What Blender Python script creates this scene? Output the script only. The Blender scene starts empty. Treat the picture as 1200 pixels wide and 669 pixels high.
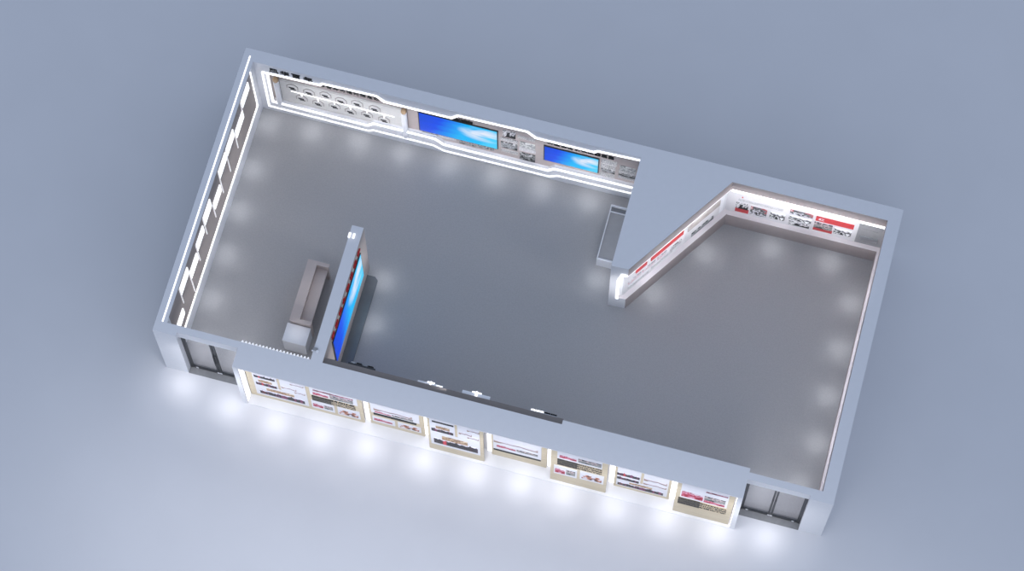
import bpy, bmesh, math, random
from mathutils import Matrix, Vector
random.seed(7)
SC = bpy.context.scene
COL = SC.collection
H = 3.0

# ------------------------------------------------------------------ materials
def nt(name):
    m = bpy.data.materials.new(name); m.use_nodes = True
    t = m.node_tree; b = t.nodes['Principled BSDF']
    return m, t, b

def lin(c):
    return tuple(((v/255)/12.92 if v/255 <= .04045 else (((v/255)+.055)/1.055)**2.4) for v in c) + (1.0,)

def mat(name, rgb, rough=.6, metal=0.0, emit=0.0, var=.03, scale=6.0, spec=.3, ecol=None):
    """plain procedural surface: base colour with a faint noise variation (rgb = linear albedo)"""
    m, t, b = nt(name)
    tc = t.nodes.new('ShaderNodeTexCoord'); n = t.nodes.new('ShaderNodeTexNoise')
    n.inputs['Scale'].default_value = scale; n.inputs['Detail'].default_value = 3
    t.links.new(tc.outputs['Object'], n.inputs['Vector'])
    r = t.nodes.new('ShaderNodeValToRGB')
    r.color_ramp.elements[0].position = .3; r.color_ramp.elements[1].position = .7
    r.color_ramp.elements[0].color = tuple(v*(1-var) for v in rgb) + (1,)
    r.color_ramp.elements[1].color = tuple(min(1, v*(1+var)) for v in rgb) + (1,)
    t.links.new(n.outputs['Fac'], r.inputs['Fac']); t.links.new(r.outputs['Color'], b.inputs['Base Color'])
    b.inputs['Roughness'].default_value = rough; b.inputs['Metallic'].default_value = metal
    b.inputs['Specular IOR Level'].default_value = spec
    if emit:
        b.inputs['Emission Color'].default_value = (ecol or rgb) + (1,)
        b.inputs['Emission Strength'].default_value = emit
    return m

def gen_uv(t, su=1.0, sv=1.0, seed=0.0):
    """generated coordinates of a flat plate: x across, z up; returns a vector socket"""
    tc = t.nodes.new('ShaderNodeTexCoord'); mp = t.nodes.new('ShaderNodeMapping')
    mp.inputs['Scale'].default_value = (su, 0, sv); mp.inputs['Location'].default_value = (seed*3.7, seed*1.3, seed*2.1)
    t.links.new(tc.outputs['Generated'], mp.inputs['Vector'])
    return mp.outputs['Vector'], tc

def photo(name, stops, su=3.0, sv=2.0, seed=1.0, detail=4.0, glow=.0):
    """a small printed photograph: blotches running through a list of tones"""
    m, t, b = nt(name)
    v, tc = gen_uv(t, su, sv, seed)
    n = t.nodes.new('ShaderNodeTexNoise'); n.inputs['Scale'].default_value = 1.15; n.inputs['Detail'].default_value = 2.0
    n.inputs['Roughness'].default_value = .5
    t.links.new(v, n.inputs['Vector'])
    r = t.nodes.new('ShaderNodeValToRGB'); e = r.color_ramp.elements
    k = len(stops)
    for i, c in enumerate(stops):
        p = .30 + .40*i/(k-1)
        el = e[i] if i < 2 else e.new(p)
        el.position = p; el.color = lin(c)
    if k >= 2: e[1].position = .30 + .40/(k-1); e[1].color = lin(stops[1])
    sp = t.nodes.new('ShaderNodeSeparateXYZ'); t.links.new(tc.outputs['Generated'], sp.inputs[0])
    ma = t.nodes.new('ShaderNodeMath'); ma.operation = 'MULTIPLY_ADD'; ma.inputs[1].default_value = .30; ma.inputs[2].default_value = -.15
    t.links.new(sp.outputs['Z'], ma.inputs[0])
    ad = t.nodes.new('ShaderNodeMath'); ad.operation = 'ADD'; t.links.new(ma.outputs[0], ad.inputs[0]); t.links.new(n.outputs['Fac'], ad.inputs[1])
    t.links.new(ad.outputs[0], r.inputs['Fac']); t.links.new(r.outputs['Color'], b.inputs['Base Color'])
    b.inputs['Roughness'].default_value = .5; b.inputs['Specular IOR Level'].default_value = .2
    return m

def crowd(name, seed=1.0, pal=((20,16,26),(40,24,34),(120,50,90),(24,22,30),(30,28,40),(22,20,28),(60,30,40),(200,45,60)), bg=(214,212,224), su=9.0, thr=.82):
    """a strip of small figures: coloured along its length, ragged upper edge on white"""
    m, t, b = nt(name)
    v, tc = gen_uv(t, su, 0.0, seed)
    n = t.nodes.new('ShaderNodeTexNoise'); n.inputs['Scale'].default_value = 1.0; n.inputs['Detail'].default_value = 2
    t.links.new(v, n.inputs['Vector'])
    r = t.nodes.new('ShaderNodeValToRGB'); e = r.color_ramp.elements; r.color_ramp.interpolation = 'EASE'
    k = len(pal)
    while len(e) < k: e.new(.5)
    for i, c in enumerate(pal):
        e[i].position = .30 + .4*i/(k-1); e[i].color = lin(c)
    t.links.new(n.outputs['Fac'], r.inputs['Fac'])
    v2, tc2 = gen_uv(t, su*1.6, 0.0, seed+5)
    n2 = t.nodes.new('ShaderNodeTexNoise'); n2.inputs['Scale'].default_value = 1.3
    t.links.new(v2, n2.inputs['Vector'])
    sp = t.nodes.new('ShaderNodeSeparateXYZ'); t.links.new(tc.outputs['Generated'], sp.inputs[0])
    ad = t.nodes.new('ShaderNodeMath'); ad.operation = 'ADD'; ad.inputs[1].default_value = thr - .45
    t.links.new(n2.outputs['Fac'], ad.inputs[0])
    gt = t.nodes.new('ShaderNodeMath'); gt.operation = 'GREATER_THAN'
    t.links.new(sp.outputs['Z'], gt.inputs[0]); t.links.new(ad.outputs[0], gt.inputs[1])
    mx = t.nodes.new('ShaderNodeMixRGB'); mx.inputs['Color2'].default_value = lin(bg)
    t.links.new(gt.outputs[0], mx.inputs['Fac']); t.links.new(r.outputs['Color'], mx.inputs['Color1'])
    t.links.new(mx.outputs['Color'], b.inputs['Base Color']); b.inputs['Roughness'].default_value = .5
    return m

def glyph_rows(name, ink, paper, rows=3, su=40.0, seed=0.0, solid_left=.0):
    """rows of tiny print: dark marks in horizontal lines on paper"""
    m, t, b = nt(name)
    v, tc = gen_uv(t, su, rows*1.7, seed)
    n = t.nodes.new('ShaderNodeTexNoise'); n.inputs['Scale'].default_value = 1.0; n.inputs['Detail'].default_value = 1
    t.links.new(v, n.inputs['Vector'])
    sp = t.nodes.new('ShaderNodeSeparateXYZ'); t.links.new(tc.outputs['Generated'], sp.inputs[0])
    mu = t.nodes.new('ShaderNodeMath'); mu.operation = 'MULTIPLY'; mu.inputs[1].default_value = rows
    fr = t.nodes.new('ShaderNodeMath'); fr.operation = 'FRACT'
    t.links.new(sp.outputs['Z'], mu.inputs[0]); t.links.new(mu.outputs[0], fr.inputs[0])
    lo = t.nodes.new('ShaderNodeMath'); lo.operation = 'GREATER_THAN'; lo.inputs[1].default_value = .3
    t.links.new(fr.outputs[0], lo.inputs[0])
    g = t.nodes.new('ShaderNodeMath'); g.operation = 'GREATER_THAN'; g.inputs[1].default_value = .44
    t.links.new(n.outputs['Fac'], g.inputs[0])
    a = t.nodes.new('ShaderNodeMath'); a.operation = 'MULTIPLY'
    t.links.new(lo.outputs[0], a.inputs[0]); t.links.new(g.outputs[0], a.inputs[1])
    out = a.outputs[0]
    if solid_left > 0:
        l = t.nodes.new('ShaderNodeMath'); l.operation = 'LESS_THAN'; l.inputs[1].default_value = solid_left
        t.links.new(sp.outputs['X'], l.inputs[0])
        l2 = t.nodes.new('ShaderNodeMath'); l2.operation = 'MULTIPLY'; l2.inputs[1].default_value = .85
        t.links.new(l.outputs[0], l2.inputs[0])
        mxm = t.nodes.new('ShaderNodeMath'); mxm.operation = 'MAXIMUM'
        t.links.new(out, mxm.inputs[0]); t.links.new(l2.outputs[0], mxm.inputs[1]); out = mxm.outputs[0]
    mx = t.nodes.new('ShaderNodeMixRGB'); mx.inputs['Color1'].default_value = lin(paper); mx.inputs['Color2'].default_value = lin(ink)
    t.links.new(out, mx.inputs['Fac']); t.links.new(mx.outputs['Color'], b.inputs['Base Color'])
    b.inputs['Roughness'].default_value = .6
    return m

def screen_mat(name):
    """deep blue running to cyan with a white swirl"""
    m, t, b = nt(name)
    tc = t.nodes.new('ShaderNodeTexCoord')
    mp = t.nodes.new('ShaderNodeMapping'); mp.inputs['Scale'].default_value = (1.6, 0, 3.4); mp.inputs['Rotation'].default_value = (0, -.35, 0)
    t.links.new(tc.outputs['Generated'], mp.inputs['Vector'])
    n = t.nodes.new('ShaderNodeTexNoise'); n.inputs['Scale'].default_value = 1.3; n.inputs['Detail'].default_value = 3
    t.links.new(mp.outputs['Vector'], n.inputs['Vector'])
    sp = t.nodes.new('ShaderNodeSeparateXYZ'); t.links.new(tc.outputs['Generated'], sp.inputs[0])
    # position along the screen, bent by noise and by height
    ma = t.nodes.new('ShaderNodeMath'); ma.operation = 'MULTIPLY_ADD'; ma.inputs[1].default_value = .35
    t.links.new(n.outputs['Fac'], ma.inputs[0]); t.links.new(sp.outputs['X'], ma.inputs[2])
    mb_ = t.nodes.new('ShaderNodeMath'); mb_.operation = 'MULTIPLY_ADD'; mb_.inputs[1].default_value = -.16
    t.links.new(sp.outputs['Z'], mb_.inputs[0]); t.links.new(ma.outputs[0], mb_.inputs[2])
    r = t.nodes.new('ShaderNodeValToRGB'); e = r.color_ramp.elements
    cs = [(.06,(0,72,215)),(.30,(0,74,232)),(.48,(0,135,240)),(.66,(0,178,246)),(.9,(0,186,246)),(1.0,(70,205,250))]
    while len(e) < len(cs): e.new(.5)
    for i,(p,c) in enumerate(cs): e[i].position = p; e[i].color = lin(c)
    t.links.new(mb_.outputs[0], r.inputs['Fac'])
    # white swirl: streaky noise, only in the right half and upper-middle band
    mp2 = t.nodes.new('ShaderNodeMapping'); mp2.inputs['Scale'].default_value = (2.2, 0, 3.2); mp2.inputs['Rotation'].default_value = (0, .5, 0)
    mp2.inputs['Location'].default_value = (2.3, 0, .4)
    t.links.new(tc.outputs['Generated'], mp2.inputs['Vector'])
    n2 = t.nodes.new('ShaderNodeTexNoise'); n2.inputs['Scale'].default_value = .8; n2.inputs['Detail'].default_value = 2; n2.inputs['Distortion'].default_value = .8
    t.links.new(mp2.outputs['Vector'], n2.inputs['Vector'])
    mr = t.nodes.new('ShaderNodeMapRange'); mr.inputs[1].default_value = .47; mr.inputs[2].default_value = .64
    t.links.new(n2.outputs['Fac'], mr.inputs[0])
    # bump centred at u .78, v .6
    du = t.nodes.new('ShaderNodeMath'); du.operation = 'SUBTRACT'; du.inputs[1].default_value = .80; t.links.new(sp.outputs['X'], du.inputs[0])
    dz = t.nodes.new('ShaderNodeMath'); dz.operation = 'SUBTRACT'; dz.inputs[1].default_value = .62; t.links.new(sp.outputs['Z'], dz.inputs[0])
    cu = t.nodes.new('ShaderNodeMath'); cu.operation = 'MULTIPLY'; cu.inputs[1].default_value = 3.1; t.links.new(du.outputs[0], cu.inputs[0])
    cz = t.nodes.new('ShaderNodeMath'); cz.operation = 'MULTIPLY'; cz.inputs[1].default_value = 2.3; t.links.new(dz.outputs[0], cz.inputs[0])
    q1 = t.nodes.new('ShaderNodeMath'); q1.operation = 'POWER'; q1.inputs[1].default_value = 2; t.links.new(cu.outputs[0], q1.inputs[0])
    q2 = t.nodes.new('ShaderNodeMath'); q2.operation = 'MULTIPLY_ADD'; t.links.new(cz.outputs[0], q2.inputs[0]); t.links.new(cz.outputs[0], q2.inputs[1]); t.links.new(q1.outputs[0], q2.inputs[2])
    ms = t.nodes.new('ShaderNodeMapRange'); ms.inputs[1].default_value = 0; ms.inputs[2].default_value = 1; ms.inputs[3].default_value = 1; ms.inputs[4].default_value = 0
    t.links.new(q2.outputs[0], ms.inputs[0])
    pr = t.nodes.new('ShaderNodeMath'); pr.operation = 'MULTIPLY'; pr.use_clamp = True
    t.links.new(mr.outputs[0], pr.inputs[0]); t.links.new(ms.outputs[0], pr.inputs[1])
    pr2 = t.nodes.new('ShaderNodeMath'); pr2.operation = 'MULTIPLY'; pr2.inputs[1].default_value = 1.0; pr2.use_clamp = True
    t.links.new(pr.outputs[0], pr2.inputs[0])
    mx = t.nodes.new('ShaderNodeMixRGB'); mx.inputs['Color2'].default_value = lin((232,236,248))
    t.links.new(pr2.outputs[0], mx.inputs['Fac']); t.links.new(r.outputs['Color'], mx.inputs['Color1'])
    b.inputs['Base Color'].default_value = (.01,.01,.01,1)
    t.links.new(mx.outputs['Color'], b.inputs['Emission Color']); b.inputs['Emission Strength'].default_value = 1.0
    b.inputs['Roughness'].default_value = .4; b.inputs['Specular IOR Level'].default_value = .1
    return m

def glass_mat(name, tint=(.97,.97,.98)):
    m = bpy.data.materials.new(name); m.use_nodes = True
    t = m.node_tree; t.nodes.clear()
    o = t.nodes.new('ShaderNodeOutputMaterial'); tr = t.nodes.new('ShaderNodeBsdfTransparent'); gl = t.nodes.new('ShaderNodeBsdfGlossy')
    tr.inputs['Color'].default_value = tint + (1,); gl.inputs['Roughness'].default_value = .05
    fr = t.nodes.new('ShaderNodeValue'); fr.outputs[0].default_value = .06
    mx = t.nodes.new('ShaderNodeMixShader')
    t.links.new(fr.outputs[0], mx.inputs[0]); t.links.new(tr.outputs[0], mx.inputs[1]); t.links.new(gl.outputs[0], mx.inputs[2])
    t.links.new(mx.outputs[0], o.inputs['Surface'])
    return m

def wood_mat(name, c1, c2):
    m, t, b = nt(name)
    tc = t.nodes.new('ShaderNodeTexCoord'); mp = t.nodes.new('ShaderNodeMapping'); mp.inputs['Scale'].default_value = (1.2, 6, 14)
    t.links.new(tc.outputs['Object'], mp.inputs['Vector'])
    n = t.nodes.new('ShaderNodeTexNoise'); n.inputs['Scale'].default_value = 3; n.inputs['Detail'].default_value = 5
    t.links.new(mp.outputs['Vector'], n.inputs['Vector'])
    r = t.nodes.new('ShaderNodeValToRGB'); r.color_ramp.elements[0].position = .35; r.color_ramp.elements[1].position = .65
    r.color_ramp.elements[0].color = c1 + (1,); r.color_ramp.elements[1].color = c2 + (1,)
    t.links.new(n.outputs['Fac'], r.inputs['Fac']); t.links.new(r.outputs['Color'], b.inputs['Base Color'])
    b.inputs['Roughness'].default_value = .55
    return m

M = {}
M['ground'] = mat('ground_matte', (.635,.632,.655), .8, var=.012, scale=.6, spec=.1)
M['walltop'] = mat('cut_wall_paint', (.70,.695,.715), .7, var=.01, spec=.15)
M['white'] = mat('white_paint', (.70,.70,.72), .5, var=.012, spec=.3)
M['gloss'] = mat('white_gloss_paint', (.80,.80,.825), .3, var=.01, spec=.4)
M['floor'] = mat('grey_carpet_floor', (.435,.42,.415), .75, var=.05, scale=28, spec=.15)
M['taupe'] = mat('taupe_cladding', (.30,.262,.245), .6, var=.03)
M['taupe2'] = mat('pinkish_taupe_cladding', (.40,.345,.33), .6, var=.03)
M['sill'] = mat('pale_pink_sill', (.74,.68,.68), .45, var=.012)
M['beige'] = mat('beige_cladding', (.46,.40,.37), .6, var=.03)
M['brown'] = mat('dark_taupe_cladding', (.215,.19,.178), .7, var=.03)
M['led'] = mat('white_led', (1,1,1), .5, emit=1.35, var=0, ecol=(1,.99,1))
M['ledsoft'] = mat('soft_white_led', (1,1,1), .5, emit=1.15, var=0, ecol=(1,.98,1))
M['card'] = mat('white_glowing_card', (.9,.9,.9), .5, emit=.8, var=0, ecol=(1,.99,1))
M['line'] = mat('pale_glow_line', (.8,.78,.78), .4, emit=.45, var=0)  # emission added so card drop lines show bright; slim light line shares it
M['fin'] = mat('white_fin_glow', (.86,.86,.87), .4, emit=.42, var=.01)  # emission put into the fin colour to keep it bright
M['black'] = mat('black_lettering', (.012,.012,.013), .5, var=.05)
M['charcoal'] = mat('charcoal_metal', (.045,.047,.052), .4, .3, var=.05)
M['red'] = mat('red_lettering', (.55,.018,.02), .5, var=.03)
M['redpaint'] = mat('red_banner_print', (.47,.045,.05), .55, var=.05)
M['gold'] = mat('brass_knob', (.52,.36,.22), .4, .1, var=.05)
M['paper'] = mat('scroll_paper', (.56,.545,.53), .75, var=.03, scale=10)
M['medal'] = mat('medallion_grey', (.32,.30,.29), .5, var=.03)
M['metal'] = mat('steel_frame', (.40,.41,.43), .3, .7, var=.03)
M['tile'] = mat('dark_threshold_tile', (.22,.22,.225), .4, var=.08)
M['stage'] = mat('dark_glossy_platform', (.145,.155,.165), .22, var=.05, spec=.5)
M['greyglass'] = mat('grey_glass_top', (.38,.37,.37), .2, var=.03, spec=.5)
M['greymetal'] = mat('grey_metal_panel', (.30,.30,.305), .4, .2, var=.05)
M['poster'] = mat('white_poster_paper', (.66,.66,.70), .5, var=.012)
M['alcovewhite'] = mat('alcove_board_white', (.66,.64,.65), .5, var=.015)
M['wood'] = wood_mat('pale_ash_board', (.50,.42,.29), (.58,.50,.37))
M['woodside'] = mat('ash_strip', (.34,.30,.24), .6)
M['desk'] = mat('beige_desk_laminate', (.56,.475,.44), .5, var=.02)
M['tan'] = photo('tan_picture_band', [(150,110,84),(196,172,140),(120,90,72),(205,186,160)], 5, 2, 3)
M['streak'] = photo('brown_picture_streak', [(208,206,216),(120,108,106),(156,128,112),(210,206,216)], 2.4, 1, 8)
M['greyphoto'] = photo('grey_photograph', [(40,42,44),(110,112,114),(170,172,174),(70,72,74),(206,206,206)], 3, 2, 2)
M['darkphoto'] = photo('dark_photograph', [(14,14,16),(60,62,64),(150,152,152),(28,28,30),(190,190,190)], 3, 2.4, 4)
M['lightphoto'] = photo('pale_photograph', [(150,152,152),(196,196,194),(120,122,124),(216,216,214)], 3, 2, 6)
M['bwphoto'] = photo('black_and_white_photograph', [(20,20,22),(225,225,225),(30,30,32),(120,120,122),(240,240,240),(235,235,235)], 2.6, 1.4, 9)
M['bwphoto2'] = photo('contrasty_photograph', [(30,30,32),(24,24,26),(150,150,152),(240,238,238),(60,60,62),(235,235,235)], 3.0, 1.2, 13)
M['carphoto'] = photo('dark_scene_photograph', [(18,18,20),(215,215,220),(40,40,42),(120,122,124),(170,60,64),(235,235,235)], 2.2, 1.6, 17)
M['redphoto'] = photo('red_toned_photograph', [(120,14,36),(176,60,84),(205,160,178),(150,20,44),(210,196,206)], 3, 1.6, 5)
M['maroon'] = photo('maroon_picture_strip', [(60,14,26),(120,24,44),(190,150,165),(80,20,30)], 5, 1, 7)
M['mixphoto'] = photo('grey_green_photograph', [(60,66,66),(150,152,150),(110,116,114),(196,176,176),(80,82,86)], 4, 2, 11)
M['faintred'] = photo('faint_pink_print', [(204,200,206),(196,150,154),(206,204,208),(160,158,162),(208,204,208)], 3, 1.5, 19)
M['faintgrey'] = photo('faint_grey_print', [(196,194,196),(150,148,150),(206,204,206),(110,108,110)], 3, 1, 23)
M['taupeprint'] = photo('taupe_print', [(150,140,136),(170,160,156),(184,176,172)], 3, 1, 29)
M['fig1'] = photo('figures_on_white', [(208,206,218),(60,34,34),(176,112,84),(206,206,216),(210,208,220)], 2.6, 1.0, 31)
CROWDS = [crowd('crowd_picture_%d' % i, seed=2.0+i*1.7, su=s) for i, s in enumerate((4.5, 4, 6, 3.5))]
M['text'] = glyph_rows('small_grey_print', (120,120,122), (206,204,204), 4, 34, 2)
M['textpale'] = glyph_rows('pale_grey_print', (168,166,168), (205,203,205), 3, 30, 5)
M['band'] = glyph_rows('dark_text_band', (24,24,26), (186,170,142), 3, 44, 7, .45)
M['bandthin'] = glyph_rows('thin_dark_text_band', (18,20,20), (60,60,58), 1, 60, 9, .8)
M['screen'] = screen_mat('blue_swirl_screen')
M['glass'] = glass_mat('door_glass')
M['caseglass'] = glass_mat('showcase_glass')
M['bluetag'] = mat('blue_tag', (.12,.2,.36), .5)

# ------------------------------------------------------------------ mesh building
class MB:
    def __init__(s): s.v = []; s.f = []; s.m = []
    def quadbox(s, base, top, m=0):
        """base / top: four points each (x,y,z) in the same order"""
        i = len(s.v); s.v += [tuple(p) for p in base] + [tuple(p) for p in top]
        s.f += [(i,i+3,i+2,i+1),(i+4,i+5,i+6,i+7)] + [(i+k,i+(k+1)%4,i+4+(k+1)%4,i+4+k) for k in range(4)]
        s.m += [m]*6; return s
    def box(s, x0,x1,y0,y1,z0,z1, m=0):
        return s.quadbox([(x0,y0,z0),(x1,y0,z0),(x1,y1,z0),(x0,y1,z0)], [(x0,y0,z1),(x1,y0,z1),(x1,y1,z1),(x0,y1,z1)], m)
    def prism(s, pts, a0, a1, ax='z', side=0, cap0=0, cap1=0):
        def P(p, a): return {'z':(p[0],p[1],a), 'y':(p[0],a,p[1]), 'x':(a,p[0],p[1])}[ax]
        n = len(pts); i = len(s.v)
        s.v += [P(p,a0) for p in pts] + [P(p,a1) for p in pts]
        s.f += [tuple(range(i,i+n)), tuple(range(i+n,i+2*n))]; s.m += [cap0, cap1]
        for k in range(n):
            s.f.append((i+k, i+(k+1)%n, i+n+(k+1)%n, i+n+k)); s.m.append(side[k] if isinstance(side,(list,tuple)) else side)
        return s
    def ribbon(s, pts, hw, y0, y1, m=0):
        """a flat bar following a polyline of (x,z) points, mitred, between depths y0 and y1"""
        L = []; R = []
        for k, p in enumerate(pts):
            d = Vector((0,0))
            if k > 0: d += (Vector(p)-Vector(pts[k-1])).normalized()
            if k < len(pts)-1: d += (Vector(pts[k+1])-Vector(p)).normalized()
            d.normalize(); nn = Vector((-d.y, d.x))
            ref = (Vector(pts[k+1])-Vector(p)).normalized() if k < len(pts)-1 else (Vector(p)-Vector(pts[k-1])).normalized()
            c = max(.5, abs(nn.dot(Vector((-ref.y, ref.x)))))
            L.append(Vector(p)+nn*hw/c); R.append(Vector(p)-nn*hw/c)
        for k in range(len(pts)-1):
            a,b,c,d = L[k],L[k+1],R[k+1],R[k]
            s.quadbox([(q.x,y0,q.y) for q in (a,b,c,d)], [(q.x,y1,q.y) for q in (a,b,c,d)], m)
        return s
    def tube(s, x, y, z0, z1, r, n=16, m=0, prof=None):
        prof = prof or [(r,z0),(r,z1)]
        i = len(s.v); k = len(prof)
        for (rr,z) in prof:
            for a in range(n): s.v.append((x+rr*math.cos(2*math.pi*a/n), y+rr*math.sin(2*math.pi*a/n), z))
        for j in range(k-1):
            for a in range(n):
                s.f.append((i+j*n+a, i+j*n+(a+1)%n, i+(j+1)*n+(a+1)%n, i+(j+1)*n+a)); s.m.append(m)
        s.f += [tuple(range(i,i+n))[::-1], tuple(range(i+(k-1)*n,i+k*n))]; s.m += [m,m]
        return s
    def mesh(s, name, mats, off=(0,0,0)):
        me = bpy.data.meshes.new(name)
        o = Vector(off)
        me.from_pydata([tuple(Vector(p)-o) for p in s.v], [], s.f)
        for mm in (mats if isinstance(mats,(list,tuple)) else [mats]): me.materials.append(mm)
        for p, i in zip(me.polygons, s.m): p.material_index = i
        bm = bmesh.new(); bm.from_mesh(me); bmesh.ops.recalc_face_normals(bm, faces=bm.faces); bm.to_mesh(me); bm.free()
        me.update(); return me
    def build(s, name, mats, parent=None, bevel=0, off=None):
        if off is None:
            if parent is None:
                xs = [p[0] for p in s.v]; ys = [p[1] for p in s.v]; zs = [p[2] for p in s.v]
                off = ((min(xs)+max(xs))/2, (min(ys)+max(ys))/2, min(zs))
            else: off = (0,0,0)
        o = bpy.data.objects.new(name, s.mesh(name, mats, off)); COL.objects.link(o)
        if parent is None: o.location = off
        else: o.parent = parent
        if bevel:
            b = o.modifiers.new('Bevel', 'BEVEL'); b.width = bevel; b.segments = 2; b.limit_method = 'ANGLE'
        return o

def tag(o, label, cat, group=None):
    o['label'] = label; o['category'] = cat
    if group: o['group'] = group
    return o
def struct(o, label=None, cat=None):
    o['kind'] = 'structure'
    if label: o['label'] = label; o['category'] = cat
    return o
def thing(name, label, cat, loc, rz=0, group=None):
    o = bpy.data.objects.new(name, None); COL.objects.link(o)
    o.empty_display_size = .2; o.location = loc; o.rotation_euler = (0,0,rz)
    return tag(o, label, cat, group)
class Face:
    """a thing on a vertical surface: u runs to the right as one faces it, z up, w out of the surface"""
    def __init__(s, name, label, cat, loc, rz=0, u0=0, z0=0, group=None):
        s.root = thing(name, label, cat, loc, rz, group); s.u0 = u0; s.z0 = z0
    def plate(s, name, m, u0,u1,z0,z1,w0,w1, parent=None):
        return MB().box(u0-s.u0,u1-s.u0,-w1,-w0,z0-s.z0,z1-s.z0).build(name, m, parent or s.root)
    def add(s, name, mb, m, parent=None):
        """mb given in (u, -w, z) absolute coordinates"""
        mb.v = [(x-s.u0, y, z-s.z0) for x,y,z in mb.v]
        return mb.build(name, m, parent or s.root)

def glyph(ch, size, depth, m, name, parent, u, w, z, sx=1.0, bold=.0):
    """one raised character standing out of a wall (faces local -Y)"""
    cu = bpy.data.curves.new('t', 'FONT'); cu.body = ch; cu.size = size; cu.extrude = depth/2; cu.align_x = 'CENTER'; cu.align_y = 'CENTER'
    cu.offset = bold; cu.resolution_u = 2
    to = bpy.data.objects.new('t', cu); COL.objects.link(to)
    dg = bpy.context.evaluated_depsgraph_get(); dg.update()
    me = bpy.data.meshes.new_from_object(to.evaluated_get(dg)); bpy.data.objects.remove(to)
    # centre on the ink box, turn upright
    if not me.vertices: return None
    xs = [v.co.x for v in me.vertices]; ys = [v.co.y for v in me.vertices]
    cx, cy = (min(xs)+max(xs))/2, (min(ys)+max(ys))/2
    for v in me.vertices:
        x,y,zz = v.co; v.co = ((x-cx)*sx + u, -w - zz, (y-cy) + z)
    me.materials.clear(); me.materials.append(m); me.name = name
    o = bpy.data.objects.new(name, me); COL.objects.link(o); o.parent = parent
    return o

# ------------------------------------------------------------------ ground, floor
W, D = 17.562, 8.076
struct(MB().box(-60,80,-60,70,-.2,0).build('ground', M['ground']))
struct(MB().box(.3,17.24,.28,7.73,.0,.006).build('floor', M['floor']))

# ------------------------------------------------------------------ walls
# left wall: brown upper facing, white skirting zone, cut top
wl = struct(MB().box(0,.29,0,D,0,H-.004).build('wall_left', M['white'], off=(0,0,0)))
MB().box(0,.30,.28,D,H-.004,H).box(0,.30,0,.28,H-.004,H).build('wall_cap', M['walltop'], wl)
MB().box(.29,.30,.44,7.41,.83,H-.004).build('upper_facing', M['taupe'], wl)
MB().box(.29,.30,.28,.44,.83,H-.004).box(.29,.30,7.41,7.73,.83,H-.004).build('corner_trim', M['white'], wl)
MB().box(.29,.305,.28,7.73,0,.83).build('skirting', M['gloss'], wl)

# back wall of the main hall: recessed taupe field framed by a stepped white fascia
UP = [(10.73,2.82),(9.60,2.74),(9.50,2.61),(7.94,2.60),(7.71,2.87),(5.85,2.80),(5.66,2.53),(3.84,2.51),(3.64,2.76),(2.17,2.69),(2.09,2.56),(.65,2.49)]
LOWP = [(.65,.64),(3.28,.60),(3.46,.85),(5.17,.85),(5.40,.60),(8.28,.59),(8.45,.82),(10.73,.86)]
wb = struct(MB().box(.30,10.73,7.85,D,0,H-.004).build('wall_back', M['white'], off=(0,0,0)))
MB().box(.30,10.73,7.73,D,H-.004,H).build('wall_cap', M['walltop'], wb)
MB().prism([(.30,H-.004),(10.73,H-.004)]+UP+LOWP+[(10.73,0),(.30,0)], 7.73, 7.85, 'y').build('stepped_fascia', M['gloss'], wb)
MB().box(.6,10.73,7.842,7.85,.5,2.95).build('recessed_field', M['taupe2'], wb)

# solid block between the two halls, with the diagonal niche
DX, DY = .551, .8345                       # along the diagonal
NX, NY = .8345, -.551                      # out of it
full = [(10.73,4.66),(11.184,4.68),(13.165,7.68),(13.165,D),(10.73,D)]
mid = [(10.73,4.66),(10.95,4.67),(10.95,4.757),(11.067,4.757),(13.09,7.82),(13.09,D),(10.73,D)]
wi = MB()
wi.prism(full, 0, .72, 'z', side=[0,1,0,0,0], cap0=0, cap1=2)
wi.prism(mid, .72, 2.5, 'z', side=0, cap0=0, cap1=0)
wi.prism(full, 2.5, H-.004, 'z', side=[0,1,0,0,0], cap0=0, cap1=0)
wi = struct(wi.build('wall_inner', [M['white'], M['taupe2'], M['sill']], off=(0,0,0)))
MB().prism(full, H-.004, H, 'z').build('wall_cap', M['walltop'], wi)
# chamfer filling the upper corner of the opening in the block's end face
MB().prism([(10.95,2.5),(11.05,2.5),(10.95,2.1)], 4.668, 4.757, 'y').build('niche_corner', M['white'], wi)

# alcove back wall and right wall with the same niche
wa = MB()
wa.box(13.165,W,7.68,D,0,.72,0); wa.box(13.09,W,7.82,D,.72,2.5,1); wa.box(13.165,W,7.68,D,2.5,H-.004,0)
wa = struct(wa.build('wall_alcove', [M['taupe2'], M['alcovewhite']], off=(0,0,0)))
MB().box(13.165,W,7.68,D,H-.004,H).build('wall_cap', M['walltop'], wa)
MB().prism([(13.18,7.68),(17.24,7.68),(17.38,7.82),(13.10,7.82)], .72, .735, 'z').build('sill', M['sill'], wa)
wr = MB()
wr.box(17.24,W,0,7.68,0,.72); wr.box(17.38,W,.5,7.82,.72,2.5,1); wr.box(17.24,W,0,.5,.72,2.5,0); wr.box(17.24,W,0,7.68,2.5,H-.004)
wr = struct(wr.build('wall_right', [M['white'], M['alcovewhite']], off=(0,0,0)))
MB().box(17.24,W,0,7.68,H-.004,H).build('wall_cap', M['walltop'], wr)
MB().prism([(17.235,.5),(17.38,.5),(17.38,7.82),(17.235,7.675)], .72, .735, 'z').build('sill', M['sill'], wr)
MB().box(17.232,17.24,.28,7.68,0,.72).box(17.232,17.24,.28,7.68,2.5,H-.004).build('facing', M['taupe2'], wr)

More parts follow.
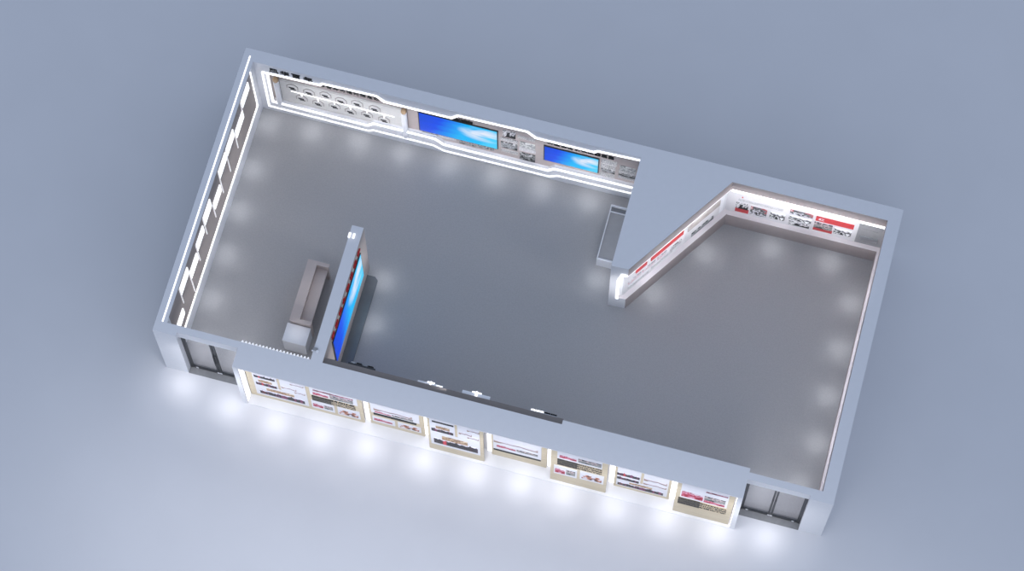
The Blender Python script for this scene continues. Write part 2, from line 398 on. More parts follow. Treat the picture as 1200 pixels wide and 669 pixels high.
# front wall: pillars, door heads, the deep show front
wf = MB()
wf.box(.29,.614,0,.28,0,H-.004)                                   # left pillar
wf.box(16.965,17.24,0,.28,0,H-.004)                             # right pillar
wf.box(.614,2.22,.10,.28,2.62,H-.004); wf.box(15.375,16.965,.10,.28,2.62,H-.004)      # door heads
wf.box(2.22,15.375,.02,.276,0,H-.004)                            # core
wf.box(10.585,15.375,.276,.387,0,H-.004)
wf.box(2.22,2.345,-.41,.02,0,H-.004); wf.box(15.245,15.375,-.41,.02,0,H-.004)         # show front cheeks
wf.box(2.345,15.245,-.41,.02,2.93,H-.004)                       # head
wf.box(2.345,15.245,-.41,.02,0,.035)                            # plinth
wf = struct(wf.build('wall_front', M['white'], off=(0,0,0)))
cap = MB()
cap.box(.30,.614,0,.28,H-.004,H); cap.box(16.965,17.24,0,.28,H-.004,H)
cap.box(.614,2.22,.10,.28,H-.004,H); cap.box(15.375,16.965,.10,.28,H-.004,H)
cap.box(2.22,15.375,-.41,.276,H-.004,H); cap.box(10.585,15.375,.276,.387,H-.004,H)
cap.build('wall_cap', M['walltop'], wf)
MB().box(4.38,10.585,.276,.45,0,2.9).build('inner_cladding', M['brown'], wf)

# partition carrying the big screen
wp = struct(MB().box(4.07,4.365,.276,4.02,0,H-.004).build('wall_partition', M['white'], off=(0,0,0)))
MB().prism([(4.07,.276),(4.38,.276),(4.38,4.02),(4.12,4.02),(4.085,4.0),(4.07,3.96)], H-.004, H, 'z').build('wall_cap', M['walltop'], wp)
MB().box(4.365,4.38,.276,4.02,0,H-.004).build('screen_facing', M['beige'], wp)

M['outer'] = mat('dark_bounce_cutter', (.16,.17,.18), .8, var=.05)  # added unseen dark skin, cuts wall bounce to darken the ground nearby
MB().box(0,10.73,D,D+.004,0,H-.004).build('added_outer_skin', M['outer'], wb)
MB().box(13.165,W,D,D+.004,0,H-.004).build('added_outer_skin', M['outer'], wa)
MB().box(10.73,13.165,D,D+.004,0,H-.004).build('added_outer_skin', M['outer'], wi)
MB().box(-.004,0,.004,D,0,H-.004).build('added_outer_skin', M['outer'], wl)
MB().box(W,W+.004,.004,D,0,H-.004).build('added_outer_skin', M['white'], wr)

# ------------------------------------------------------------------ doors and thresholds
def door(name, x0, x1):
    y = .20
    fr = MB()
    fr.box(x0,x0+.06,y-.03,y+.03,0,2.62); fr.box(x1-.06,x1,y-.03,y+.03,0,2.62); fr.box(x0+.06,x1-.06,y-.03,y+.03,2.57,2.62)
    d = struct(fr.build(name, M['charcoal'], off=(0,0,0)))
    c = (x0+x1)/2
    for s, (a,b) in enumerate(((x0+.06,c-.01),(c+.01,x1-.06))):
        lf = MB()
        if s == 0: lf.box(b-.05,b,y-.02,y+.02,.01,2.56); lf.box(a,a+.03,y-.02,y+.02,.01,2.56)
        else: lf.box(a,a+.05,y-.02,y+.02,.01,2.56); lf.box(b-.03,b,y-.02,y+.02,.01,2.56)
        lo, hi = (a+.03,b-.05) if s == 0 else (a+.05,b-.03)
        lf.box(lo,hi,y-.02,y+.02,.01,.10); lf.box(lo,hi,y-.02,y+.02,2.52,2.56)
        leaf = lf.build('door_leaf', M['charcoal'], d)
        MB().box(lo,hi,y-.006,y+.006,.10,2.52).build('glass_pane', M['glass'], leaf)
        hx = b-.025 if s == 0 else a+.025
        MB().box(hx-.012,hx+.012,y-.055,y-.038,.75,1.55).box(hx-.008,hx+.008,y-.04,y-.018,.85,.88).box(hx-.008,hx+.008,y-.04,y-.018,1.42,1.45).build('door_handle', M['charcoal'], leaf)
        px = a+.13 if s == 0 else b-.13
        MB().box(px-.03,px+.03,y-.028,y-.02,.03,.09).box(hx-.03,hx+.03,y-.028,y-.02,.03,.09).build('floor_patch', M['gloss'], leaf)
    return d
door('door_1', .614, 2.22); door('door_2', 15.375, 16.965)
for i,(a,b) in enumerate(((.614,2.22),(15.375,16.965))):
    struct(MB().box(a,b,.0,.28,0,.008).build('threshold_%d' % (i+1), M['tile']))

# ------------------------------------------------------------------ light strips
def strip(label, mb, m='led', group=None):
    return tag(mb.build('light_strip', M[m]), label, 'light strip', group)
strip('white light line let into the top of the left wall', MB().box(.165,.20,.28,7.87,H-.01,H+.006))
s = MB(); s.box(.30,.325,7.415,7.45,.84,2.96); s.box(.305,.335,.30,7.45,.80,.86)
strip('angled light line running down the back corner and along the left wall skirting', s)
strip('stepped light line along the upper edge of the back wall fascia', MB().ribbon([(.50,2.49)]+UP[::-1], .032, 7.705, 7.73))
strip('inner light line edging the bottom of the recessed field on the back wall', MB().ribbon([(.65,2.45)]+LOWP, .032, 7.70, 7.73))
strip('lowest light line stepping along the white skirting of the back wall',
      MB().ribbon([(.505,2.44),(.505,.26),(3.30,.235),(3.44,.365),(5.11,.35),(5.39,.16),(8.33,.18),(8.55,.375),(10.70,.43)], .022, 7.71, 7.73))
strip('bright light bar above the pictures on the alcove back wall', MB().box(13.20,17.24,7.645,7.68,2.46,2.54))
s = MB()
def dpt(t, off, z): return (11.184+DX*t+NX*off, 4.68+DY*t+NY*off, z)
s.quadbox([dpt(-.02,.004,2.475), dpt(3.60,.004,2.475), dpt(3.60,.016,2.475), dpt(-.02,.016,2.475)], [dpt(-.02,.004,2.50), dpt(3.60,.004,2.50), dpt(3.60,.016,2.50), dpt(-.02,.016,2.50)])
strip('slim light line above the pictures on the diagonal alcove wall', s, 'line')
strip('bent light bar on the white end face of the diagonal wall', MB().ribbon([(11.18,2.55),(11.04,2.54),(10.955,2.08),(10.955,.70)], .036, 4.64, 4.662))
# lamps in the gaps of the show front
for k,(a,b,lab) in enumerate(((5.45,5.60,'between the second and third display boards'),(7.05,7.26,'between the third and fourth display boards'),
        (8.72,8.85,'between the fourth and fifth display boards'),(10.32,10.47,'between the fifth and sixth display boards'),
        (11.95,12.10,'between the sixth and seventh display boards'),(13.56,13.72,'between the seventh and eighth display boards'))):
    strip('bright vertical light panel %s of the show front' % lab, MB().box(a,b,-.02,.015,.035,2.92), 'ledsoft')
strip('bright vertical light panel inside the right end of the show front', MB().box(15.23,15.243,-.37,-.02,.05,2.92), 'ledsoft')
strip('bright vertical light panel inside the left end of the show front', MB().box(2.347,2.36,-.36,-.14,.05,2.92), 'card')
tag(MB().box(7.185,7.235,-.20,-.19,1.45,1.56).box(7.206,7.214,-.19,-.02,1.50,1.51).build('blue_tag', M['bluetag']), 'tiny blue tag in the bright gap left of the fourth board', 'tag')

# ------------------------------------------------------------------ left wall: timeline of glowing cards
cards = [(6.60,7.18,2.50,2.93),(5.93,6.55,2.02,2.46),(5.23,5.83,2.42,2.87),(4.57,5.16,2.42,2.88),(3.93,4.48,1.83,2.27),
         (3.25,3.81,2.38,2.89),(2.58,3.14,2.25,2.68),(1.91,2.49,1.92,2.36),(1.25,1.88,2.45,2.90),(.66,1.12,1.40,1.84)]
lines = [(6.55,2.0),(5.88,1.46),(5.20,1.43),(4.565,1.46),(3.88,1.40),(3.235,1.78),(2.56,1.57),(1.89,1.02),(1.24,1.87),(.63,.95)]
ords = ['nearest the back corner','second from the back corner','third from the back corner','fourth from the back corner','fifth from the back corner',
        'fifth from the front end','fourth from the front end','third from the front end','second from the front end','nearest the front door']
for (a,b,z0,z1),(ly,lz),o in zip(cards, lines, ords):
    F = Face('timeline_card', 'white glowing card with drop line on left wall, %s' % o, 'wall card', (.30,(a+b)/2,z0), math.pi/2, (a+b)/2, z0, 'glowing cards along the left wall')
    F.add('card', MB().prism([(a,z0),(b,z0),(b,z1-.03),(b-.03,z1),(a,z1)], -.03, -.002, 'y'), M['card'])
    F.plate('drop_line', M['line'], ly-.017, ly+.017, lz, z1, .002, .02)

# ------------------------------------------------------------------ back wall: scroll, screens, panels
BY = 7.842
sc = Face('wall_scroll', 'long pale paper scroll with octagon medallions on the back wall', 'scroll', (2.57,BY,.56), 0, 2.57, .56)
sc.plate('paper', M['paper'], .90,4.28,.66,2.06,.004,.02)
sc.plate('border_line', M['taupe'], .93,4.25,1.985,1.998,.02,.023); sc.plate('border_line', M['taupe'], .93,4.25,.72,.733,.02,.023)
for x in (.83,4.34):
    r = sc.add('roller', MB().tube(x,-.085,.44,2.02,.08,20), M['gloss'])
    sc.add('knob', MB().tube(x,-.085,2.02,2.14,.05,18,prof=[(.05,2.02),(.075,2.05),(.082,2.09),(.075,2.14),(.04,2.17)]), M['gold'], r)
    sc.add('knob', MB().tube(x,-.085,.42,.5,.05,18,prof=[(.03,.42),(.05,.44),(.05,.5)]), M['gold'], r)
zz = [(.98,1.42)]+[(1.18,1.42),(3.98,1.41),(4.06,1.41)]
sc.add('time_line', MB().ribbon([(1.18,1.43),(4.04,1.41)], .013, -.03, -.02), M['ledsoft'])
upm = [(1.24,1.69),(1.70,1.63),(2.16,1.72),(2.58,1.60),(3.03,1.68),(3.51,1.62)]
lom = [(1.46,1.10),(1.91,1.03),(2.37,1.12),(2.81,1.03),(3.27,1.08),(3.74,1.02)]
def octo(cx,cz,r,rz): return [(cx+r*math.cos(math.pi*(k+.5)/4), cz+rz*math.sin(math.pi*(k+.5)/4)) for k in range(8)]
for k,(cx,cz) in enumerate(upm+lom):
    r, rz = .175, .235
    # ring open at the bottom: upper five sides of an octagon
    o_, i_ = octo(cx,cz,r,rz), octo(cx,cz,r-.024,rz-.035)
    ring = MB()
    for j in (7,0,1,2,3):
        j2 = (j+1) % 8
        ring.quadbox([(o_[j][0],-.032,o_[j][1]),(o_[j2][0],-.032,o_[j2][1]),(i_[j2][0],-.032,i_[j2][1]),(i_[j][0],-.032,i_[j][1])],
                     [(o_[j][0],-.02,o_[j][1]),(o_[j2][0],-.02,o_[j2][1]),(i_[j2][0],-.02,i_[j2][1]),(i_[j][0],-.02,i_[j][1])])
    md = sc.add('medallion', MB().prism(octo(cx,cz,r-.03,rz-.037), -.026, -.02, 'y'), M['paper'])
    sc.add('ring', ring, M['medal'], md)
    sc.add('caption', MB().box(cx-.10,cx+.06,-.030,-.026,cz-.06,cz+.015).box(cx-.06,cx+.09,-.030,-.026,cz-.13,cz-.075), M['black'], md)
    if k >= 6: sc.plate('tick', M['ledsoft'], cx+.0,cx+.028,cz+rz-.06,1.42,.02,.04)

def video(name, label, x0,x1,z0,z1, y, rz=0, horizontal='x'):
    if rz == 0: F = Face(name, label, 'screen', ((x0+x1)/2,y,z0), 0, (x0+x1)/2, z0)
    else: F = Face(name, label, 'screen', (y,(x0+x1)/2,z0), rz, (x0+x1)/2, z0)
    F.plate('bezel', M['charcoal'], x0-.03,x1+.03,z0-.03,z1+.03,.0,.035)
    F.plate('display', M['screen'], x0,x1,z0,z1,.035,.042)
    return F
video('video_wall', 'large wide blue screen on the back wall right of the scroll', 4.74,6.86,1.0,2.14, BY)
video('video_wall', 'smaller wide blue screen near the right end of the back wall', 8.16,9.61,1.07,1.97, BY)
video('video_wall', 'tall blue screen on the partition under red characters', 1.03,3.49,.93,2.46, 4.38, math.pi/2)

def panel(label, x0,x1,z0,z1, items, backing=True, name='information_panel'):
    F = Face(name, label, 'wall panel', ((x0+x1)/2,BY,z0), 0, (x0+x1)/2, z0)
    for nm, m, a,b,c,d in items: F.plate(nm, M[m], a,b,c,d,.002,.02)
    return F
panel('row of small grey pictures and captions under the large back wall screen', 4.78,6.78,.72,.95, [('photograph','greyphoto',4.79,5.21,.74,.96),('caption','textpale',5.26,5.72,.80,.95),
      ('photograph','mixphoto',5.80,6.13,.72,.95),('photograph','mixphoto',6.15,6.28,.72,.95),('photograph','greyphoto',6.32,6.62,.76,.92),('photograph','mixphoto',6.65,6.77,.75,.90)])
p = panel('column of pictures and text directly right of the large back wall screen', 6.96,7.42,.88,2.36, [('photograph','bwphoto2',7.02,7.36,1.92,2.33),('caption','text',6.95,7.42,1.62,1.82),
      ('photograph','greyphoto',6.96,7.41,1.16,1.55),('caption','text',6.96,7.43,.88,1.05)])
p = panel('column with a black landscape picture at its foot, left of the smaller screen', 7.45,7.90,.64,2.2, [('caption','text',7.42,7.89,2.06,2.22),('photograph','lightphoto',7.48,7.90,1.50,1.84),
      ('caption','textpale',7.46,7.91,1.25,1.46),('photograph','darkphoto',7.48,7.90,.64,1.12)])
p = panel('column of text and a grey picture just right of the smaller screen', 9.68,10.11,.89,2.03, [('caption','text',9.69,10.11,1.78,2.04),('caption','text',9.68,10.08,1.45,1.74),('photograph','greyphoto',9.69,10.07,1.20,1.42),('caption','text',9.68,10.07,.89,1.13)])
p = panel('last column of grey pictures at the right end of the back wall', 10.17,10.62,1.08,1.9, [('photograph','lightphoto',10.19,10.62,1.62,1.90),('caption','text',10.17,10.62,1.42,1.60),('photograph','darkphoto',10.17,10.62,1.22,1.40),('caption','text',10.17,10.62,1.05,1.19)])

def title(label, chars, us, w, z, size, depth, m, loc, rz, u0, bold=.0, zs=None, sx=1.0):
    F = Face('wall_lettering', label, 'lettering', loc, rz, u0, loc[2])
    for k,(c,u) in enumerate(zip(chars, us)):
        glyph(c, size, depth, M[m], 'character', F.root, u-u0, w, (zs[k] if zs else z)-loc[2], sx, bold)
    return F
title('four spaced black characters at the left end of the back wall top', '风华百年', [.84,1.14,1.45,1.78], .01, 2.74, .26, .012, 'black', (1.3,7.73,2.62), 0, 1.3, .006)
title('row of small black characters along the top of the scroll', '百年奋斗历程光辉足迹', [1.93+i*.185 for i in range(10)], .04, 2.36, .19, .012, 'black', (2.77,BY,2.28), 0, 2.77, .002, None, .85)
title('short row of black characters above the large back wall screen', '企业文化', [5.74,5.87,6.0,6.13], .02, 2.285, .15, .03, 'black', (5.93,BY,2.2), 0, 5.93, .004)
title('row of black characters above the smaller back wall screen', '科技创新引领未来发展', [8.3+i*.182 for i in range(10)], .02, 2.265, .16, .03, 'black', (9.1,BY,2.18), 0, 9.1, .004)
title('row of eight red characters along the top of the partition', '不忘初心牢记使命', [1.12+i*.33 for i in range(8)], .02, 2.73, .225, .03, 'red', (4.38,2.27,2.59), math.pi/2, 2.27, .004)

# ------------------------------------------------------------------ partition extras
tag(MB().box(4.055,4.11,3.66,3.80,H,H+.05).build('white_block', M['card']), 'left of two small white blocks on top of the partition', 'block', 'white blocks on the partition')
tag(MB().box(4.175,4.225,3.67,3.80,H,H+.05).build('white_block', M['card']), 'right of two small white blocks on top of the partition', 'block', 'white blocks on the partition')
r = thing('bracket', 'small grey bracket with a white tip on the partition near the front wall', 'bracket', (4.05,.55,2.98))
MB().box(0,.12,-.01,.06,.02,.05).build('arm', M['greymetal'], r); MB().box(.10,.16,-.06,.0,.02,.06).build('tip', M['gloss'], r); MB().box(-.02,.02,-.05,-.02,.02,.05).build('tip', M['gloss'], r)

# white fins along the inside of the front wall
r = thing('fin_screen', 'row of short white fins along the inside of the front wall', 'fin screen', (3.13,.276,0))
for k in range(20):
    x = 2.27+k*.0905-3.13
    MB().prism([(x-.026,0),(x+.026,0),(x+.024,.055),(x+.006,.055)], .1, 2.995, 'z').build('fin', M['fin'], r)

# low dark platform below the screen
tag(MB().prism([(4.38,.45),(4.69,.45),(4.69,3.72),(4.60,3.80),(4.38,3.80)], .006, .10, 'z').build('platform', M['stage'], bevel=.008), 'low dark glossy platform with a cut corner below the partition screen', 'platform')

# things mounted high on the inside of the front wall (dark cladding); they face the hall (+Y)
def inner(name, label, cat, x0, x1, zb): return thing(name, label, cat, ((x0+x1)/2, .45, zb), math.pi)
r = inner('wall_sign', 'dark sign with small pale marks on the cladding beside the partition', 'sign', 4.99, 5.69, 2.62)
MB().box(-.35,.35,-.05,.0,.0,.27).build('sign_board', M['charcoal'], r)
for k,c in enumerate('荣誉展示'): glyph(c, .15, .05, M['metal'] if k % 2 else M['black'], 'character', r, -.22+k*.15, .075, .16, 1.0, .006)
def emblem(label, x0, x1, cw, thick):
    r = inner('wing_emblem', label, 'emblem', x0, x1, 2.55); h = (x1-x0)/2
    wing = [(-h,.30),(-h*.55,.10),(-h*.2,.06),(h*.2,.06),(h*.55,.10),(h,.30),(h*.45,.30),(0,.26),(-h*.45,.30)]
    MB().prism(wing, -thick, 0, 'y').build('wings', M['gloss'], r)
    st = []
    for k in range(10):
        a = math.pi/2 + k*math.pi/5; q = cw if k % 2 == 0 else cw*.5
        st.append((q*math.cos(a), .2+q*math.sin(a)))
    MB().prism(st, -thick-.05, 0, 'y').build('star', M['led' if thick < .1 else 'ledsoft'], r)
    return r
emblem('smaller white winged emblem on the dark cladding inside the front wall', 6.80, 7.45, .10, .06)
emblem('larger white winged emblem on the dark cladding inside the front wall', 7.95, 8.67, .13, .10)
r = inner('wall_sign', 'thin black and white lettering at the right end of the dark cladding', 'sign', 9.70, 10.42, 2.62)
MB().box(-.36,.36,-.02,0,.0,.27).build('sign_board', M['metal'], r)
for k,c in enumerate('党建园地'): glyph(c, .17, .05, M['black'] if k < 2 else M['led'], 'character', r, -.26+k*.17, .045, .17, 1.0, .006)

# ------------------------------------------------------------------ reception desk and white cabinet
r = thing('reception_desk', 'beige reception desk with raised ledge and open staff side', 'desk', (3.19,2.665,0))
def part(root, name, m, x0,x1,y0,y1,z0,z1, bev=.006, parent=None):
    l = root.location
    return MB().box(x0-l.x,x1-l.x,y0-l.y,y1-l.y,z0-l.z,z1-l.z).build(name, M[m], parent or root, bev)
part(r,'front_panel','desk',2.915,2.96,1.90,3.43,.006,.90)
part(r,'side_panel','desk',2.915,3.48,1.79,1.90,.006,.90); part(r,'side_panel','desk',2.915,3.45,3.43,3.53,.006,.90)
MB().prism([(2.895-3.19,1.775-2.665),(3.485-3.19,1.775-2.665),(3.485-3.19,1.885-2.665),(3.16-3.19,1.885-2.665),(3.16-3.19,3.43-2.665),(3.485-3.19,3.43-2.665),(3.485-3.19,3.54-2.665),(2.895-3.19,3.54-2.665)], .90, .95, 'z').build('raised_ledge', M['desk'], r, .006)
part(r,'ledge_riser','desk',3.12,3.155,1.90,3.43,.75,.90)
part(r,'work_surface','desk',2.96,3.45,1.90,3.43,.71,.75)
r = thing('white_cabinet', 'low white cabinet against the front end of the reception desk', 'cabinet', (3.155,1.52,0))
part(r,'body','white',2.845,3.465,1.27,1.772,.006,.72)
part(r,'top','gloss',2.838,3.472,1.262,1.774,.72,.75)

# ------------------------------------------------------------------ showcase by the block, letters on its face
r = thing('showcase', 'long low white framed showcase with grey glass top beside the solid block', 'showcase', (10.44,6.45,0))
part(r,'front_panel','gloss',10.15,10.72,5.66,5.71,.006,.5)
part(r,'rail','gloss',10.15,10.18,5.71,7.22,.44,.5); part(r,'rail','gloss',10.69,10.72,5.71,7.22,.44,.5)
part(r,'end_bar','gloss',10.15,10.72,7.215,7.26,.40,.5); part(r,'cross_bar','gloss',10.18,10.69,7.05,7.08,.44,.49)
part(r,'body','greymetal',10.17,10.70,5.71,7.215,.006,.40)
part(r,'glass_top','greyglass',10.18,10.69,5.71,7.05,.44,.46)
for x in (10.15,10.69): part(r,'corner_post','gloss',x,x+.03,7.18,7.215,.006,.44)
F = thing('wall_lettering', 'line of small white characters on the block face above the showcase', 'lettering', (10.73,5.78,1.95), -math.pi/2)
for k,c in enumerate('时代先锋榜样'): glyph(c, .10, .05, M['gloss'], 'character', F, -.27+k*.108, .03, .06, 1.0, .002)

# ------------------------------------------------------------------ alcove boards (back)
def board(label, x0,x1,z0,z1, y, items, backing='alcovewhite', t=.02, name='display_board', rz=0, loc=None, cat='display board', group=None):
    loc = loc or ((x0+x1)/2, y, z0)
    F = Face(name, label, cat, loc, rz, (x0+x1)/2, z0, group)
    posters = []
    bd = F.plate('backing', M[backing] if isinstance(backing,str) else backing, x0,x1,z0,z1,0,t)
    for nm, m, a,b,c,d in items:
        dpt_ = t + (.012 if nm in ('poster',) else .022)
        par = None
        for (pa,pb,pc,pd,po) in posters:
            if pa <= (a+b)/2 <= pb and pc <= (c+d)/2 <= pd and nm != 'poster': par = po
        o = F.plate(nm, M[m] if isinstance(m,str) else m, a,b,c,d,t,dpt_, par)
        if nm == 'poster': posters.append((a,b,c,d,o))
    return F
AY = 7.82
board('alcove board with three pictures, first with a red foot, next to the diagonal wall', 13.14,14.71,.74,2.42, AY, [
    ('photograph','bwphoto2',13.36,13.69,1.10,1.47),('banner','redpaint',13.36,13.72,.87,1.10),('photograph','carphoto',13.76,14.20,.92,1.42),
    ('photograph','bwphoto',14.28,14.69,.98,1.40),('mark','redpaint',13.48,13.51,1.86,1.90),('text','textpale',13.40,14.6,1.62,1.74)])
board('alcove board with three stacked dark pictures, middle of the back wall', 14.74,15.41,.74,2.42, AY, [
    ('photograph','carphoto',14.78,15.39,1.60,1.86),('photograph','bwphoto',14.78,15.38,1.22,1.47),('photograph','bwphoto2',14.80,15.36,.88,1.10)])
F = board('alcove board with a wide red banner over two pictures', 15.43,16.585,.74,2.42, AY, [
    ('banner','redpaint',15.47,16.48,1.57,1.86),('photograph','mixphoto',15.46,15.95,1.09,1.45),('banner','redpaint',15.46,15.97,.92,1.09),
    ('photograph','bwphoto',16.0,16.47,1.02,1.38)])
glyph('红', .16, .01, M['poster'], 'character', F.root, 15.62-F.u0, .046, 1.74-.74)
F = Face('wall_unit', 'grey metal unit with a pale shelf at the right end of the alcove', 'wall unit', (16.95,AY,.74), 0, 16.95, .74)
F.plate('back_plate', M['greymetal'], 16.60,17.32,.74,2.42,0,.02)
F.plate('shelf', M['metal'], 16.70,17.17,1.06,1.26,.02,.06); F.plate('dark_underline', M['charcoal'], 16.71,17.18,1.0,1.05,.02,.03)  # thin charcoal plate just below the shelf
F.plate('panel', M['greymetal'], 16.68,17.12,1.42,1.76,.02,.035)

# diagonal wall boards: u measured along the diagonal
def dloc(u, off, z): return (11.184+DX*u-NX*off, 4.68+DY*u-NY*off, z)
ANG = math.atan2(DY, DX)
def dboard(label, u0,u1,z0,z1, items, backing='alcovewhite'):
    return board(label, u0,u1,z0,z1, 0, items, backing, .012, 'display_board', ANG, dloc((u0+u1)/2, .14, z0))
dboard('diagonal wall board with two red banners, nearest the white end face', .04,2.20,.75,2.40, [
    ('banner','redpaint',.42,.80,1.70,1.89),('banner','redpaint',.95,2.09,1.66,1.90),('picture','faintred',.16,.62,1.30,1.46),('picture','faintred',.66,1.12,1.30,1.46),
    ('picture','faintred',1.20,1.52,1.28,1.46),('picture','faintgrey',1.66,2.05,1.12,1.36),('text','textpale',.18,.9,.92,1.10),('text','textpale',1.0,1.75,.98,1.16)])
dboard('diagonal wall board with a taupe band over one dark picture', 2.22,3.42,.75,2.40, [
    ('band','taupeprint',2.26,3.40,1.50,1.84),('photograph','greyphoto',2.44,3.22,.84,1.06)])
tag(MB().box(-.06,.06,-.012,0,0,1.65).build('end_strip', M['gloss']), 'plain white strip closing the corner end of the diagonal wall', 'trim strip')
o = bpy.data.objects['end_strip']; o.location = dloc(3.52,.14,.75); o.rotation_euler = (0,0,ANG)

# ------------------------------------------------------------------ show front boards
C0, C1, C2, C3 = CROWDS
ZT = 2.92
def front(label, x0,x1,y, items): return board(label, x0,x1,.036,ZT, y+.03, items, 'wood', .03, group='display boards of the show front')
def typeA(x0,x1,w0,w1,zb,rows,xd,mt,zd):
    it = [('poster','poster',w0,xd-.035,mt,2.86),('poster','poster',xd+.035,w1,mt,2.86),('poster','poster',w0,w1,zb,mt-.02)]
    return it + rows
front('first display board of the show front from the left, crowd pictures on white', 2.375,4.01,-.13, typeA(0,0,2.55,3.96,.26,[
    ('photograph',C0,2.60,3.15,1.72,1.92),('photograph','tan',2.69,3.05,1.38,1.55),('photograph',C1,2.61,3.16,1.12,1.36),
    ('photograph','tan',2.86,3.60,.76,.94),('photograph',C2,2.66,3.86,.40,.70),('photograph','streak',3.56,3.92,1.80,1.90),('photograph','streak',3.30,3.70,1.34,1.46),('photograph','streak',3.64,3.92,1.16,1.28)],3.24,1.10,0))
front('second display board of the show front, joined to the first, dark text band', 4.012,5.445,-.13, [
    ('poster','poster',4.07,5.33,1.42,2.86),('poster','poster',4.05,4.66,.28,.92),('poster','poster',4.75,5.35,.26,.92),
    ('photograph','maroon',4.17,5.23,1.82,1.90),('photograph','redphoto',4.15,4.56,1.50,1.68),('photograph','mixphoto',4.60,5.22,1.50,1.74),
    ('text_band','band',4.10,5.25,.96,1.34),('photograph','redphoto',4.09,4.36,.44,.68),('photograph','mixphoto',4.39,4.62,.46,.70),('photograph','fig1',4.79,5.30,.38,.70)])
front('third display board of the show front, thin dark text line, set back', 5.60,7.06,-.083, [
    ('poster','poster',5.66,6.95,1.08,2.86),('poster','poster',5.67,6.27,.30,.74),('poster','poster',6.35,6.97,.30,.76),
    ('photograph','streak',5.74,6.76,1.34,1.50),('photograph','redphoto',5.76,6.2,1.16,1.25),('photograph','mixphoto',6.22,6.78,1.16,1.27),
    ('text_band','bandthin',5.72,6.86,.93,1.05),('photograph','redphoto',5.71,6.2,.45,.60),('photograph','fig1',6.40,6.92,.40,.64)])
front('fourth display board of the show front, crowd pictures on white, standing forward', 7.255,8.715,-.335, typeA(0,0,7.32,8.62,.54,[
    ('photograph','black',7.39,7.95,2.50,2.60),('photograph','tan',7.48,7.84,2.02,2.22),('photograph',C3,7.36,7.93,1.74,2.0),
    ('photograph','tan',7.62,8.30,1.14,1.44),('photograph',C0,7.40,8.56,.72,1.14),('photograph','streak',8.30,8.62,2.44,2.56),('photograph','streak',8.08,8.42,2.04,2.2),('photograph','streak',8.30,8.60,1.84,1.98)],8.01,1.66,0))
front('fifth display board of the show front, single white poster, set back', 8.855,10.31,-.083, [
    ('poster','poster',8.90,10.17,.66,2.86),('photograph','streak',8.92,10.08,1.26,1.42),('photograph','redphoto',8.99,9.5,.90,1.04),('photograph','mixphoto',9.52,10.08,.90,1.04),
    ('text_band','bandthin',8.91,10.16,.55,.65)])
front('sixth display board of the show front, dark text band over two small posters', 10.475,11.945,-.335, [
    ('poster','poster',10.64,11.80,2.12,2.86),('poster','poster',10.57,11.17,.72,1.44),('poster','poster',11.25,11.87,.78,1.50),
    ('photograph','redphoto',10.70,11.14,2.26,2.46),('photograph','mixphoto',11.18,11.78,2.26,2.54),('text_band','band',10.65,11.80,1.60,2.10),
    ('photograph','redphoto',10.60,10.86,.86,1.20),('photograph','mixphoto',10.89,11.13,.90,1.26),('photograph','fig1',11.30,11.82,.92,1.26)])
front('seventh display board of the show front, faint crowd pictures, set back', 12.10,13.56,-.083, typeA(0,0,12.16,13.50,.24,[
    ('photograph',C1,12.16,12.75,1.18,1.44),('photograph',C3,12.17,12.74,.84,1.06),('photograph','streak',12.86,13.46,1.26,1.44),('photograph','streak',12.86,13.46,.92,1.06),
    ('photograph','tan',12.5,13.1,.60,.72),('photograph',C2,12.20,13.40,.32,.58)],12.81,.86,0))
front('eighth display board of the show front at the right end, long dark text band', 13.725,15.19,-.335, [
    ('poster','poster',13.84,15.05,1.50,2.86),('photograph','redphoto',13.87,14.42,1.64,2.10),('photograph','mixphoto',14.45,14.99,1.82,2.14),('photograph','redphoto',14.45,14.99,1.60,1.80),
    ('photograph','maroon',14.46,15.02,2.47,2.55),('text_band','band',13.81,15.06,.92,1.44)])

# ------------------------------------------------------------------ lights
def spot(x, y, z, e, size=29, blend=1.0, col=(.98,.97,1.0), rad=.12):
    l = bpy.data.lights.new('downlight_and_fill', 'SPOT'); l.energy = e; l.spot_size = math.radians(size); l.spot_blend = blend; l.color = col; l.shadow_soft_size = rad
    o = bpy.data.objects.new('downlight_and_fill', l); COL.objects.link(o); o.location = (x,y,z); return o
def pool(x, y, es, col=(.87,.92,1.0)):
    for e, a in zip(es, (15, 30, 62)): spot(x, y, 2.9, e, a, 1.0, col)
for x,y in [(.58,7.30),(1.78,7.38),(3.08,7.42),(4.32,7.40),(5.60,7.40),(6.91,7.40),(8.2,7.40),(9.50,7.38),
            (.58,5.93),(.56,4.68),(.60,3.39),(.60,2.1),(.75,.8),(1.75,.75),
            (12.86,6.76),(11.82,5.30),(14.53,7.33),(16.13,7.36),
            (16.92,6.38),(16.92,5.03),(16.90,3.69),(16.92,2.39),(16.70,1.15),(15.85,.8),
            (4.84,3.78),(4.92,2.53),(10.3,5.25)]:
    pool(x, y, (88, 42, 8))
for x,y in [(.58,-.36),(1.95,-.62),(3.2,-.75),(4.42,-.75),(5.69,-.76),(7.2,-.72),(8.53,-.71),(9.77,-.64),(10.92,-.64),(12.27,-.66),(13.6,-.57),(14.97,-.63),(16.26,-.37)]:
    pool(x, y, (80, 84, 46), (.97,.97,1))
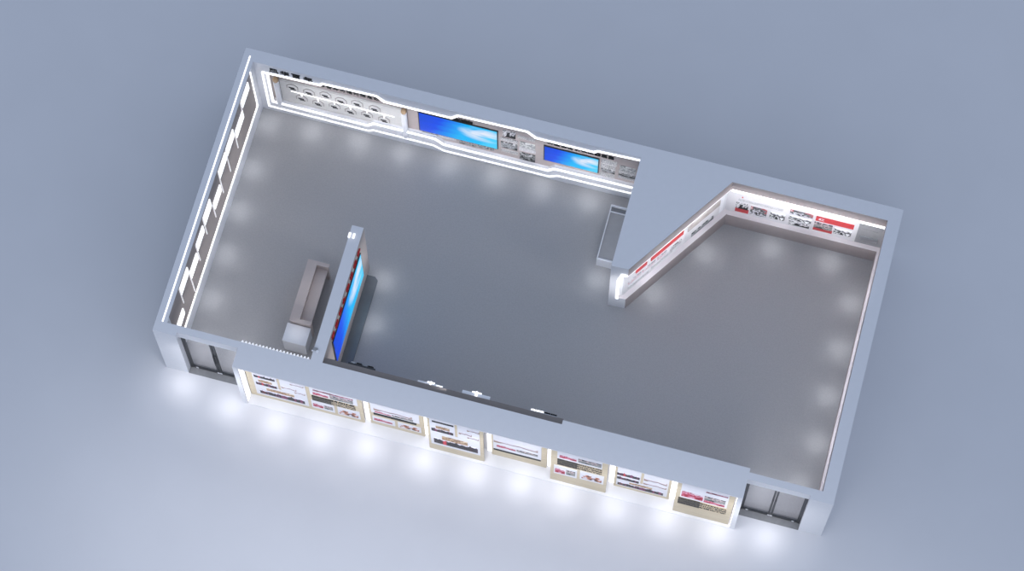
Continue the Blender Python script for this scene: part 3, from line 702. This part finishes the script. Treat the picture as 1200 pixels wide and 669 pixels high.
def area(name, loc, aim, sx, sy, e, spread=180, col=(.96,.965,1)):
    l = bpy.data.lights.new(name, 'AREA'); l.shape = 'RECTANGLE'; l.size = sx; l.size_y = sy; l.energy = e; l.color = col; l.spread = math.radians(spread)
    o = bpy.data.objects.new(name, l); COL.objects.link(o); o.location = loc
    d = (Vector(aim)-Vector(loc)).normalized()
    z = -d; x = Vector((0,0,1)).cross(z)
    x = Vector((1,0,0)) if x.length < 1e-4 else x.normalized()
    o.rotation_euler = Matrix((x, z.cross(x), z)).transposed().to_euler(); return o
spot(3.15, 1.6, 2.9, 40, 20)  # added spot without a fixture, brightens the white cabinet
spot(3.18, 2.7, 2.9, 22, 34)  # added spot without a fixture, brightens the reception desk
area('added_front_fill', (9.4,-4.8,5.2), (9.4,-4.4,0), 21, 4, 325)  # added fill with no fixture, lifts the ground before the show front
area('added_wall_fill', (5.8,4.7,3.0), (5.8,7.8,1.5), 9, .4, 42, 42)  # this and the following areas are added fills without fixtures, brightening vertical faces
area('added_wall_fill', (3.2,3.7,3.0), (.3,3.7,1.4), 6, .4, 13, 42)
area('added_wall_fill', (15.2,4.9,3.0), (15.2,7.7,1.9), 3.8, .4, 25, 50)
area('added_wall_fill', (14.35,4.75,3.0), (12.17,6.18,1.9), 3.2, .4, 20, 50)
area('added_wall_fill', (7.6,2.2,2.8), (4.38,2.2,1.6), 3.6, .4, 15, 45)
area('added_wall_fill', (11.0,2.2,3.0), (11.0,4.68,1.5), 1.2, .3, 4.5, 45)
area('added_wall_fill', (14.6,4.0,3.0), (17.3,4.0,1.5), 7, .4, 26, 50)
area('added_wall_fill', (8.8,-2.8,3.2), (8.8,0,1.3), 16, .4, 60, 60)

w = bpy.data.worlds.new('World'); SC.world = w; w.use_nodes = True
bg = w.node_tree.nodes['Background']; bg.inputs['Color'].default_value = (.465,.555,.725,1); bg.inputs['Strength'].default_value = 1.0

# ------------------------------------------------------------------ camera
cam = bpy.data.cameras.new('Camera'); co = bpy.data.objects.new('Camera', cam); COL.objects.link(co)
rx, ry, rz = 3.45350196e-01, 1.83820533e-03, 2.62897594e-01
R = Matrix.Rotation(rz,4,'Z') @ Matrix.Rotation(ry,4,'Y') @ Matrix.Rotation(rx,4,'X')
co.matrix_world = Matrix.Translation((14.6778098,-19.2379711,68.5202559)) @ R
cam.sensor_fit = 'HORIZONTAL'; cam.sensor_width = 36; cam.lens = 3224.763*36/1200; cam.clip_end = 400
SC.camera = co
SC.view_settings.view_transform = 'Standard'; SC.view_settings.look = 'None'
SC.cycles.use_denoising = True
